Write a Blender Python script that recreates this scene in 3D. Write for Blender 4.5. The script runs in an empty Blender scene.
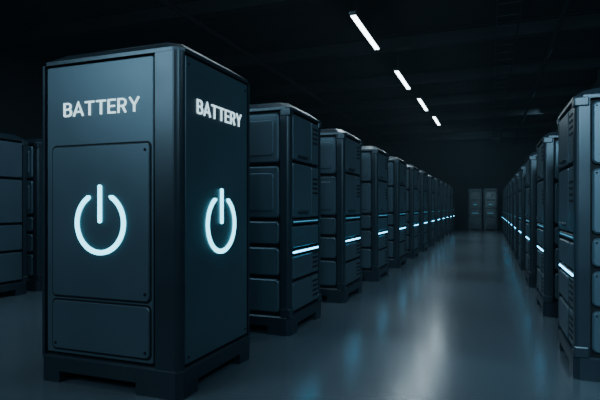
import bpy, bmesh, math
from mathutils import Vector, Matrix
scn=bpy.context.scene
col=scn.collection

# ---------------------------------------------------------------- materials
def principled(name, base, rough=.4, metal=0., var=.15, scale=6., bump=.0, rvar=.08, spec=.5, detail=6):
    m=bpy.data.materials.new(name); m.use_nodes=True
    nt=m.node_tree; b=nt.nodes['Principled BSDF']
    tc=nt.nodes.new('ShaderNodeTexCoord')
    n=nt.nodes.new('ShaderNodeTexNoise'); n.inputs['Scale'].default_value=scale; n.inputs['Detail'].default_value=detail
    nt.links.new(tc.outputs['Object'],n.inputs['Vector'])
    r=nt.nodes.new('ShaderNodeMapRange')
    r.inputs[1].default_value=.3; r.inputs[2].default_value=.7
    r.inputs[3].default_value=1-var; r.inputs[4].default_value=1+var
    nt.links.new(n.outputs['Fac'],r.inputs[0])
    mx=nt.nodes.new('ShaderNodeVectorMath'); mx.operation='SCALE'
    mx.inputs[0].default_value=base
    nt.links.new(r.outputs[0],mx.inputs['Scale'])
    nt.links.new(mx.outputs[0],b.inputs['Base Color'])
    r2=nt.nodes.new('ShaderNodeMapRange')
    r2.inputs[1].default_value=.3; r2.inputs[2].default_value=.7
    r2.inputs[3].default_value=rough-rvar; r2.inputs[4].default_value=rough+rvar
    nt.links.new(n.outputs['Fac'],r2.inputs[0])
    nt.links.new(r2.outputs[0],b.inputs['Roughness'])
    b.inputs['Metallic'].default_value=metal
    b.inputs['Specular IOR Level'].default_value=spec
    if bump:
        n2=nt.nodes.new('ShaderNodeTexNoise'); n2.inputs['Scale'].default_value=scale*40
        nt.links.new(tc.outputs['Object'],n2.inputs['Vector'])
        bp=nt.nodes.new('ShaderNodeBump'); bp.inputs['Strength'].default_value=bump; bp.inputs['Distance'].default_value=.002
        nt.links.new(n2.outputs['Fac'],bp.inputs['Height']); nt.links.new(bp.outputs[0],b.inputs['Normal'])
    return m
def emis(name,c,s):
    m=bpy.data.materials.new(name); m.use_nodes=True
    b=m.node_tree.nodes['Principled BSDF']
    b.inputs['Base Color'].default_value=(*[x*.5 for x in c],1); b.inputs['Emission Color'].default_value=(*c,1)
    b.inputs['Emission Strength'].default_value=s
    return m
M_PANEL=principled('blue_steel_panel',(.048,.072,.090),.38,.35,.06,2,.08,.03)
M_FRAME=principled('dark_steel_frame',(.017,.025,.033),.32,.35,.08,3,.06,.04)
M_DARK=principled('seam_black',(.002,.003,.004),.7,0,.1,5,spec=.2)
M_ICON=emis('backlit_white',(.18,.78,1.),4.2)
M_TEXT=emis('backlit_letter',(.62,.88,.97),1.5)
M_LED=emis('led_cyan',(.10,.58,1.),10.)
M_LEDDIM=emis('led_dim',(.14,.55,.85),.40)
M_GLASS=principled('rack_smoked_glass',(.010,.024,.030),.25,0,.05,3)
MATS=[M_PANEL,M_FRAME,M_DARK,M_ICON,M_LED,M_LEDDIM,M_GLASS,M_TEXT]
PANEL,FRAME,DARK,ICON,LED,LEDDIM,GLASS,TEXT=range(8)

# ---------------------------------------------------------------- mesh builder
class B:
    def __init__(s): s.v=[]; s.f=[]; s.m=[]
    def add(s,verts,faces,mat):
        o=len(s.v); s.v+= [tuple(v) for v in verts]
        s.f+=[[i+o for i in f] for f in faces]; s.m+=[mat]*len(faces)
    def loft(s,rings,mat,T=None,caps=True):
        n=len(rings[0]); V=[p for r in rings for p in r]
        if T: V=[T(*p) for p in V]
        F=[]
        for k in range(len(rings)-1):
            for i in range(n):
                j=(i+1)%n; F.append([k*n+i,k*n+j,(k+1)*n+j,(k+1)*n+i])
        if caps:
            F.append(list(range(n))[::-1]); F.append([(len(rings)-1)*n+i for i in range(n)])
        s.add(V,F,mat)
    def box(s,x0,x1,y0,y1,z0,z1,mat,bev=0.):
        bm=bmesh.new(); bmesh.ops.create_cube(bm,size=1)
        for v in bm.verts:
            v.co=Vector(((x0+x1)/2+v.co.x*(x1-x0),(y0+y1)/2+v.co.y*(y1-y0),(z0+z1)/2+v.co.z*(z1-z0)))
        if bev: bmesh.ops.bevel(bm,geom=bm.edges[:],offset=bev,segments=2,affect='EDGES',profile=.5)
        bm.verts.index_update()
        s.add([v.co for v in bm.verts],[[v.index for v in f.verts] for f in bm.faces],mat); bm.free()
    def mesh(s,name,mats=MATS):
        me=bpy.data.meshes.new(name); me.from_pydata(s.v,[],s.f)
        for m in mats: me.materials.append(m)
        for p,mi in zip(me.polygons,s.m): p.material_index=mi
        bm=bmesh.new(); bm.from_mesh(me); bmesh.ops.recalc_face_normals(bm,faces=bm.faces[:]); bm.to_mesh(me); bm.free()
        me.update(); return me
def rrect(a0,a1,z0,z1,r,seg=4):
    P=[]
    for cx,cz,s in ((a1-r,z1-r,0),(a0+r,z1-r,90),(a0+r,z0+r,180),(a1-r,z0+r,270)):
        for k in range(seg+1):
            t=math.radians(s+90*k/seg); P.append((cx+r*math.cos(t),cz+r*math.sin(t)))
    return P
def plate(b,T,a0,a1,z0,z1,t,mat,r=.02,n0=-.004,bev=.005):
    r=min(r,(a1-a0)/2.01,(z1-z0)/2.01)
    o=rrect(a0,a1,z0,z1,r); bb=min(bev,r*.8,max((t-n0)*.5,.0005))
    i=rrect(a0+bb,a1-bb,z0+bb,z1-bb,max(r-bb,.0005))
    b.loft([[(a,z,n0) for a,z in o],[(a,z,t-bb) for a,z in o],[(a,z,t) for a,z in i]],mat,T)
def faces4(W,D):
    return dict(F=lambda a,z,n:(a,-D/2-n,z), Bk=lambda a,z,n:(-a,D/2+n,z),
                R=lambda a,z,n:(W/2+n,a,z), L=lambda a,z,n:(-W/2-n,-a,z))
def plan(W,D,c,inset=0):
    x=W/2-inset; y=D/2-inset
    return [(x-c,-y),(x,-y+c),(x,y-c),(x-c,y),(-x+c,y),(-x,y-c),(-x,-y+c),(-x+c,-y)]
def bolt(b,T,a,z,n,r=.008):
    R1=[(a+r*math.cos(t*math.pi/4),z+r*math.sin(t*math.pi/4)) for t in range(8)]
    b.loft([[(p,q,n-.004) for p,q in R1],[(p,q,n+.003) for p,q in R1],[(a+(p-a)*.7,z+(q-z)*.7,n+.005) for p,q in R1]],DARK,T)
def base(b,W,D,h,notch_h,nf,ns):
    c=.035
    def pl(i): return plan(W+.02,D+.02,c,i)
    b.loft([[(x,y,notch_h) for x,y in pl(0)],[(x,y,h-.012) for x,y in pl(0)],[(x,y,h) for x,y in pl(.012)]],FRAME)
    x=W/2+.01;y=D/2+.01
    for sx,xa in ((1,x-nf[1]),(-1,x+nf[0])):
        for sy,ya in ((1,y-ns[1]),(-1,y+ns[0])):
            X0,X1=(x-xa,x) if sx>0 else (-x,-x+xa)
            Y0,Y1=(y-ya,y) if sy>0 else (-y,-y+ya)
            P=[(X0,Y0),(X1,Y0),(X1,Y1),(X0,Y1)]
            cx=X1 if sx>0 else X0; cy=Y1 if sy>0 else Y0
            Q=[]
            for k,(px,py) in enumerate(P):
                if (px,py)==(cx,cy):
                    prv=P[k-1]; nx=P[(k+1)%4]
                    for q in (prv,nx):
                        d=Vector((q[0]-px,q[1]-py)).normalized()*c; Q.append((px+d.x,py+d.y))
                else: Q.append((px,py))
            b.loft([[(p,q,0) for p,q in Q],[(p,q,notch_h+.001) for p,q in Q]],FRAME)
    b.box(-W/2+.12,W/2-.12,-D/2+.12,D/2-.12,.0,notch_h+.002,DARK)
def lid(b,W,D,z0,z1,inset,mat,c=.05,lip=.006):
    b.loft([[(x,y,z0) for x,y in plan(W+lip*2,D+lip*2,c)],[(x,y,z0+.022) for x,y in plan(W+lip*2,D+lip*2,c)],
            [(x,y,z1-.006) for x,y in plan(W,D,c+.01,inset-.006)],[(x,y,z1) for x,y in plan(W,D,c+.01,inset)]],mat)
def post(b,sx,sy,W,D,wx,wy,z0,z1,r,mat,out=.0):
    X=W/2+out;Y=D/2+out; P=[]
    seg=8
    P.append((X-wx,Y)); 
    for k in range(seg+1):
        t=math.radians(90-90*k/seg); P.append((X-r+r*math.cos(t),Y-r+r*math.sin(t)))
    P+= [(X,Y-wy),(X-.03,Y-wy),(X-wx,Y-.03)]
    P=[(sx*p,sy*q) for p,q in P]
    b.loft([[(p,q,z0) for p,q in P],[(p,q,z1) for p,q in P]],mat)
def arc(cx,cz,r,a0,a1,n=8,rx=None):
    rx=rx or r
    return [(cx+rx*math.cos(math.radians(a0+(a1-a0)*k/n)),cz+r*math.sin(math.radians(a0+(a1-a0)*k/n))) for k in range(n+1)]
S=.12; h=S/2
GL={
 'B':(.66,[[(h,h),(h,1-h),(.36,1-h)]+arc(.36,.76-h/2,.24-h/2,90,-90)[1:]+[(h,.52-h*.0)],[(.36,.52-h*.0)]+arc(.38,.52/2+h/2,.52/2-h/2,90,-90)+[(h,h)]]),
 'A':(.86,[[(h*.9,0),(.43,.965),(.86-h*.9,0)],[(.20,.30),(.66,.30)]]),
 'T':(.74,[[(0,1-h),(.74,1-h)],[(.37,1-h),(.37,0)]]),
 'E':(.60,[[(.60,1-h),(h,1-h),(h,h),(.60,h)],[(h,.51),(.54,.51)]]),
 'R':(.68,[[(h,0),(h,1-h),(.36,1-h)]+arc(.36,.70,.30-h,90,-90)[1:]+[(h,.40+h)],[(.36,.40+h),(.60,0)]]),
 'Y':(.80,[[(h,1),(.40,.46),(.80-h,1)],[(.40,.48),(.40,0)]]),
}
def stroke(b,T,pts,s,n0,t,f,mat):
    P=[Vector(p) for p in pts]; L=[];R=[]
    Q=[P[0]]
    for p in P[1:]:
        if (p-Q[-1]).length>1e-4: Q.append(p)
    P=Q
    for i,p in enumerate(P):
        d0=(p-P[i-1]).normalized() if i else None
        d1=(P[i+1]-p).normalized() if i<len(P)-1 else None
        if d0 is None: d0=d1
        if d1 is None: d1=d0
        nn=Vector((-(d0+d1).y,(d0+d1).x))
        if nn.length<1e-5: nn=Vector((-d0.y,d0.x))
        nn.normalize(); k=min(1/max(nn.dot(Vector((-d0.y,d0.x))),.2),1.7)
        L.append(p+nn*s/2*k); R.append(p-nn*s/2*k)
    n=len(P); V=[];F=[]
    for i in range(n):
        for q,nn in ((L[i],n0),(L[i],n0+t),(R[i],n0+t),(R[i],n0)):
            V.append(T(*f(q.x,q.y),nn))
    for i in range(n-1):
        for k in range(4):
            F.append([i*4+k,i*4+(k+1)%4,(i+1)*4+(k+1)%4,(i+1)*4+k])
    F.append([0,1,2,3]); F.append([(n-1)*4+k for k in (3,2,1,0)])
    b.add(V,F,mat)
def text_part(b,T,ac,zc,w,hh,t,mat,n0):
    gap=.17; word='BATTERY'; tot=sum(GL[c][0] for c in word)+gap*6-.10
    x=0; kx=w/tot; prev=''
    for c in word:
        if (prev,c) in (('B','A'),('A','T')): x-=.05
        for j,pts in enumerate(GL[c][1]):
            f=lambda u,v,x=x:(ac-w/2+(x+u)*kx, zc+(v-.5)*hh)
            stroke(b,T,pts,S,n0,t+j*.0006,f,mat)
        x+=GL[c][0]+gap; prev=c
def power_icon(b,T,ac,zc,R,s,n0,t):
    a0,a1=math.radians(90+30),math.radians(90+330); N=56; rings=[]
    def sect(a,k=1.0):
        out=[]
        for dr,n in ((-s/2,n0),(-s/2,n0+t*.6),(-s/2*.6,n0+t),(s/2*.6,n0+t),(s/2,n0+t*.6),(s/2,n0)):
            rr=R-s/2+dr*k; out.append((ac+rr*math.cos(a),zc+rr*math.sin(a),n))
        return out
    e=.5*s/R
    rings.append(sect(a0-e,.45)); 
    for k in range(N+1): rings.append(sect(a0+(a1-a0)*k/N))
    rings.append(sect(a1+e,.45))
    b.loft(rings,ICON,T)
    plate(b,T,ac-s*.44,ac+s*.44,zc+.0,zc+R*1.2,n0+t,ICON,r=s*.43,n0=n0,bev=.004)

# ---------------------------------------------------------------- hero cabinet
def hero_mesh():
    W,D=1.033,.894; b=B(); T=faces4(W,D)
    b.box(-W/2+.024,W/2-.024,-D/2+.024,D/2-.024,.1,1.98,DARK)
    base(b,W,D,.165,.07,(-.36,.22),(-.27,.27))
    lid(b,W,D,1.958,2.035,.075,FRAME,c=.05)
    b.box(-W/2+.14,W/2-.14,-D/2+.14,D/2-.14,2.025,2.042,FRAME,.006)
    post(b,1,-1,W,D,.170,.050,.15,1.962,.05,FRAME,.004)
    post(b,-1,-1,W,D,.034,.034,.15,1.962,.02,FRAME,.004)
    post(b,1,1,W,D,.04,.036,.15,1.962,.02,FRAME,.004)
    post(b,-1,1,W,D,.04,.04,.15,1.962,.02,FRAME,.004)
    F=T['F']
    a0,a1=-W/2+.042,W/2-.183
    plate(b,F,a0,a1,.182,1.946,-.004,PANEL,r=.008,n0=-.025,bev=.004)
    def frame_door(z0,z1,x0,x1):
        plate(b,F,x0,x1,z0,z1,-.0025,DARK,r=.034,n0=-.006,bev=.001)
        plate(b,F,x0+.011,x1-.011,z0+.011,z1-.011,.007,PANEL,r=.027,n0=-.006,bev=.005)
    frame_door(.526,1.460,a0+.042,a1-.010)
    frame_door(.200,.518,a0+.042,a1-.010)
    for a,z in ((a1-.05,1.41),(a1-.05,.58),(a1-.05,.245),(a0+.08,.245)): bolt(b,F,a,z,.007,.009)
    ac=-2.208+2.1635
    text_part(b,F,ac-.002,1.675,.575,.085,.008,TEXT,-.004)
    power_icon(b,F,ac+.003,.985,.190,.029,.007,.014)
    for key in ('R','L'):
        Sd=T[key]
        if key=='R': s0,s1=-D/2+.060,D/2-.046
        else: s0,s1=-D/2+.045,D/2-.042
        plate(b,Sd,s0,s1,.182,1.946,.000,PANEL,r=.01,n0=-.025,bev=.004)
        for a,z in ((s1-.03,1.90),(s0+.03,1.90),(s1-.03,.22),(s0+.03,.22)): bolt(b,Sd,a,z,.0,.008)
    text_part(b,T['R'],.018,1.675,.575,.085,.008,TEXT,-.001)
    power_icon(b,T['R'],.025,.972,.190,.029,.0,.014)
    K=T['Bk']
    plate(b,K,-W/2+.045,W/2-.045,.178,1.95,.002,PANEL,r=.01,n0=-.022)
    for k in range(9): plate(b,K,-.3,.3,.4+k*.1,.43+k*.1,.012,FRAME,r=.01)
    return b.mesh('hero_cabinet')

# ---------------------------------------------------------------- row cabinet
def row_mesh(leds=True,name='row'):
    W,D,H=1.0,.86,2.0; b=B(); T=faces4(W,D)
    b.box(-W/2+.026,W/2-.026,-D/2+.026,D/2-.026,.1,H-.06,DARK)
    base(b,W,D,.16,.075,(-.3,.3),(-.25,.25))
    lid(b,W,D,H-.075,H,.06,FRAME,c=.05,lip=.008)
    b.box(-W/2+.12,W/2-.12,-D/2+.12,D/2-.12,H-.005,H+.012,FRAME,.005)
    for sx in (1,-1):
        for sy in (1,-1):
            post(b,sx,sy,W,D,.085,.07,.15,H-.07,.03,FRAME,.003)
            x=sx*(W/2-.035); y=sy*(D/2-.035)
            b.box(x-.045,x+.045,y-.045,y+.045,H-.13,H-.062,FRAME,.01)
            b.box(x-.045,x+.045,y-.045,y+.045,.15,.23,FRAME,.01)
    for key in ('F','Bk'):
        F=T[key]; a0,a1=-W/2+.094,W/2-.094
        for z0,z1 in ((1.475,1.90),(1.00,1.445),(.775,.97),(.505,.745),(.19,.475)):
            plate(b,F,a0,a1,z0,z1,.006,PANEL,r=.035,n0=-.026,bev=.012)
            if z1-z0>.4:
                plate(b,F,a0+.05,a1-.05,z0+.06,z1-.06,.014,PANEL,r=.03,n0=.0,bev=.006)
            else:
                plate(b,F,a0+.06,a0+.20,(z0+z1)/2-.012,(z0+z1)/2+.012,.020,FRAME,r=.01,n0=.0)
            bolt(b,F,a0+.025,z1-.03,.006,.006); bolt(b,F,a1-.025,z1-.03,.006,.006)
    for key in ('R','L'):
        Sd=T[key]; s0,s1=-D/2+.078,D/2-.078
        if leds:
            zs=((1.505,1.90),(1.0,1.475),(.738,.922),(.465,.662),(.19,.435)); m=.14
        else:
            zs=((1.465,1.90),(.905,1.435),(.565,.875),(.19,.535)); m=.0
        for z0,z1 in zs:
            plate(b,Sd,s0,m-.008,z0,z1,.004,PANEL,r=.02,n0=-.026,bev=.008)
            plate(b,Sd,m+.008,s1,z0,z1,.000 if leds else .004,PANEL,r=.02,n0=-.026,bev=.008)
        if leds:
            for z0 in (1.68,1.20,.49,.22):
                for k in range(4):
                    plate(b,Sd,m+.035,s1-.03,z0+.02+k*.045,z0+.038+k*.045,.004,DARK,r=.008,n0=-.002,bev=.002)
            for z in (1.535,1.04):
                plate(b,Sd,s0+.12,m-.12,z+.0,z+.022,.022,FRAME,r=.01,n0=.0,bev=.005)
            plate(b,Sd,s0,s1,.945,.985,.000,FRAME,r=.01,n0=-.024)
            plate(b,Sd,s0+.02,s1-.02,.960,.970,.003,LEDDIM,r=.005,n0=-.002,bev=.002)
            plate(b,Sd,s0,s1,.678,.722,.000,FRAME,r=.01,n0=-.024)
            plate(b,Sd,s0+.01,s1-.01,.692,.708,.005,LED,r=.008,n0=-.002,bev=.002)
    return b.mesh(name)

def end_mesh():
    W,D,H=.64,.6,2.0; b=B(); T=faces4(W,D)
    b.box(-W/2+.01,W/2-.01,-D/2+.01,D/2-.01,.05,H-.03,FRAME,.01)
    base(b,W,D,.12,.05,(-.2,.2),(-.18,.18))
    lid(b,W,D,H-.05,H,.03,FRAME,c=.03)
    F=T['F']
    plate(b,F,-W/2+.05,W/2-.05,.18,H-.12,.012,FRAME,r=.02)
    for k in range(4):
        z=.26+k*.4
        plate(b,F,-W/2+.09,W/2-.09,z,z+.35,.018,GLASS,r=.02)
    plate(b,F,-.07,.07,1.2,1.23,.024,LEDDIM,r=.006)
    plate(b,F,-.14,.14,.8,.82,.024,LEDDIM,r=.006)
    plate(b,F,W/2-.07,W/2-.055,.9,1.2,.04,DARK,r=.006)
    return b.mesh('end')

HERO=hero_mesh(); ROW=row_mesh(True,'row_cabinet'); ROWP=row_mesh(False,'row_cabinet_plain'); END=end_mesh()
def place(me,x,y,name='battery_cabinet',rz=0,sz=1):
    o=bpy.data.objects.new(name,me); col.objects.link(o); o.location=(x,y,0); o.rotation_euler=(0,0,rz); o.scale=(1,1,sz); return o
place(HERO,-2.1635,2.446+.447,sz=1.018)
ys=[4.0,5.59,7.36,9.12,10.9,12.65,14.4,16.15,17.9,19.65,21.4,23.15]
xs=[-1.60,-1.565,-1.55,-1.53,-1.52,-1.52]+[-1.52]*10
for y,x in zip(ys,xs): place(ROW,x-.5,y+.43,sz=1.005)
for k in range(11):
    place(ROW,.51+.5,3.64+.43+k*1.97,sz=.93)
for k in range(13):
    place(ROWP,-5.5-.5,1.9+k*1.02+.43)
for x in (-.66,.02): place(END,x,25.7,'equipment_rack')

# ---------------------------------------------------------------- room
M_FLOOR=principled('polished_concrete',(.060,.074,.086),.23,0,.07,.5,.0,.03,.7,2)
M_WALL=principled('dark_wall_paint',(.022,.028,.033),.8,0,.15,2)
M_CEIL=principled('black_ceiling',(.010,.013,.016),.9,0,.15,2)
M_BEAM=principled('black_steel',(.012,.015,.018),.6,.1,.15,4)
def simple(name,x0,x1,y0,y1,z0,z1,mat,bev=0):
    b=B(); b.box(x0,x1,y0,y1,z0,z1,0,bev); o=bpy.data.objects.new(name,b.mesh(name,[mat])); col.objects.link(o); return o
X0,X1,Y0,Y1,HC=-10.,4.6,-6.,27.,4.6
simple('floor',X0,X1,Y0,Y1,-.2,0,M_FLOOR)
simple('ceiling',X0,X1,Y0,Y1,HC,HC+.2,M_CEIL)
simple('wall_left',X0-.2,X0,Y0,Y1,-.2,HC+.2,M_WALL)
simple('wall_right',X1,X1+.2,Y0,Y1,-.2,HC+.2,M_WALL)
simple('wall_back',X0-.2,X1+.2,Y1,Y1+.2,-.2,HC+.2,M_WALL)
simple('wall_front',X0-.2,X1+.2,Y0-.2,Y0,-.2,HC+.2,M_WALL)
simple('baseboard_back',X0,X1,Y1-.02,Y1,0,.12,M_BEAM,.004)
simple('baseboard_left',X0,X0+.02,Y0,Y1-.02,0,.12,M_BEAM,.004)
simple('baseboard_right',X1-.02,X1,Y0,Y1-.02,0,.12,M_BEAM,.004)
def ibeam():
    b=B()
    b.box(X0,X1,-.09,.09,-.02,0,0); b.box(X0,X1,-.012,.012,-.26,-.02,0); b.box(X0,X1,-.09,.09,-.28,-.26,0)
    return b.mesh('ibeam',[M_BEAM])
IB=ibeam()
for k in range(11):
    o=bpy.data.objects.new('ceiling_beam',IB); col.objects.link(o); o.location=(0,-4.6+k*3.0,HC)
ZB=HC-.284
def tube(b,x,z,r,y0,y1):
    N=14
    b.loft([[(x+r*math.cos(2*math.pi*i/N),y,z+r*math.sin(2*math.pi*i/N)) for i in range(N)] for y in (y0,y1)],0)
def pipe(name,x,z,r):
    b=B(); tube(b,x,z,r,Y0+.3,Y1-.3)
    for y in [Y0+1.4+k*3 for k in range(11)]:
        b.box(x-.01,x+.01,y-.01,y+.01,z+r*.9,ZB,0)
        b.box(x-r*1.1,x+r*1.1,y-.03,y+.03,z-r*1.08,z+r*1.08,0,.01)
    o=bpy.data.objects.new(name,b.mesh(name,[M_BEAM])); col.objects.link(o)
pipe('ventilation_duct',2.6,4.03,.24); pipe('sprinkler_pipe',1.1,4.2,.04); pipe('sprinkler_pipe',-4.6,4.2,.04)
b=B()
for x in (.1,.45): b.box(x-.01,x+.01,Y0+.5,Y1-.5,4.15,4.23,0)
for k in range(60): b.box(.1,.45,Y0+.7+k*.52,Y0+.73+k*.52,4.16,4.175,0)
for k in range(11):
    for x in (.1,.45): b.box(x-.008,x+.008,Y0+1.4+k*3-.008,Y0+1.4+k*3+.008,4.2,ZB,0)
o=bpy.data.objects.new('cable_tray',b.mesh('cable_tray',[M_BEAM])); col.objects.link(o)

# ---------------------------------------------------------------- lamps
M_TUBE=emis('led_tube',(.80,.94,1.),11.)
def lamp_mesh():
    b=B()
    b.box(-.06,.06,-.95,.95,.0,.06,0,.012)
    b.loft([[(x,y,z) for x,z in ((-.048,.004),(-.036,-.018),(.036,-.018),(.048,.004))] for y in (-.91,.93)],1)
    for y in (-.7,.7): b.box(-.006,.006,y-.006,y+.006,.05,HC-4.19,0)
    return b.mesh('strip',[M_BEAM,M_TUBE])
LM=lamp_mesh()
def area(name,loc,rot,sx,sy,p,c,spread=180):
    l=bpy.data.lights.new(name,'AREA'); l.shape='RECTANGLE'; l.size=sx; l.size_y=sy; l.energy=p; l.color=c; l.spread=math.radians(spread)
    o=bpy.data.objects.new(name,l); col.objects.link(o); o.location=loc; o.rotation_euler=rot; return o
def aim(o,t):
    d=Vector(t)-o.location; o.rotation_euler=d.to_track_quat('-Z','Y').to_euler()
ly=[-2.1,1.3,4.9,8.85,12.43,15.6,18.72]  # leading entries are unseen strips continuing the row, added to light the hero
lx=[-2.1,-2.1,-2.1,-2.067,-1.99,-1.90,-1.80]
C=(.68,.89,1.)
for x,y in zip(lx,ly):
    o=bpy.data.objects.new('ceiling_strip_light',LM); col.objects.link(o); o.location=(x,y,4.19)
    area('strip_glow',(x,y,4.15),(0,0,0),.12,1.85,22,C)
for k,y in enumerate((6.,10.,14.,18.,21.5)):
    area('aisle_fill',(-.5,y,4.12),(0,0,0),.5,1.4,15,(.62,.86,1.),100)  # added fill without a fixture, for sheen along the aisle floor
BL=(.42,.77,1.)
for k,y in enumerate((3.,7.,11.,15.,19.)):  # unseen fills added on both sides to brighten the facing cabinet rows
    o=area('side_aisle_fill',(2.0,y,3.9),(0,0,0),.4,1.6,15,BL,80); aim(o,(-1.7,y+1.2,1.2))
    o=area('side_aisle_fill',(-3.0,y+.5,3.9),(0,0,0),.4,1.6,12,BL,80); aim(o,(.6,y+1.7,1.2))
o=area('hero_key_fill',(-4.6,-1.8,3.2),(0,0,0),1.6,1.2,52,BL,120); aim(o,(-2.3,2.5,1.5))  # added key light from front left for the hero's front, no real fixture
o=area('cross_aisle_fill',(1.6,-.6,3.2),(0,0,0),1.4,1.,28,BL,120); aim(o,(-1.6,4.2,1.4))  # added fill from the camera side for the left row
o=area('cross_aisle_fill',(.6,-2.0,3.4),(0,0,0),1.4,1.,50,BL,60); aim(o,(1.3,3.7,1.2))  # added fill to lift the front of the nearest right cabinet
o=area('rear_aisle_fill',(-3.6,3.5,4.0),(0,0,0),1.2,1.6,34,BL,120); aim(o,(-5.6,5,1.0))  # fill hidden behind the hero, added to lift the background row
o=area('back_wall_fill',(-.5,24.2,4.0),(0,0,0),3,.4,6,(.3,.75,1.)); aim(o,(-.5,27,2.6))  # added wash on the end wall, standing in for distant haze

w=bpy.data.worlds.new('w'); scn.world=w; w.use_nodes=True
nt=w.node_tree
nt.nodes['Background'].inputs[0].default_value=(.01,.02,.03,1); nt.nodes['Background'].inputs[1].default_value=.5
vs=nt.nodes.new('ShaderNodeVolumeScatter'); vs.inputs['Density'].default_value=.0013; vs.inputs['Anisotropy'].default_value=.3
vs.inputs['Color'].default_value=(.7,.9,1,1)
nt.links.new(vs.outputs[0],nt.nodes['World Output'].inputs['Volume'])

cam=bpy.data.cameras.new('camera'); co=bpy.data.objects.new('camera',cam); col.objects.link(co)
cam.sensor_width=36; cam.lens=506/600*36; cam.shift_y=7/600
co.location=(0,0,1.10); co.rotation_euler=(math.radians(90),0,math.radians(20.58))
scn.camera=co
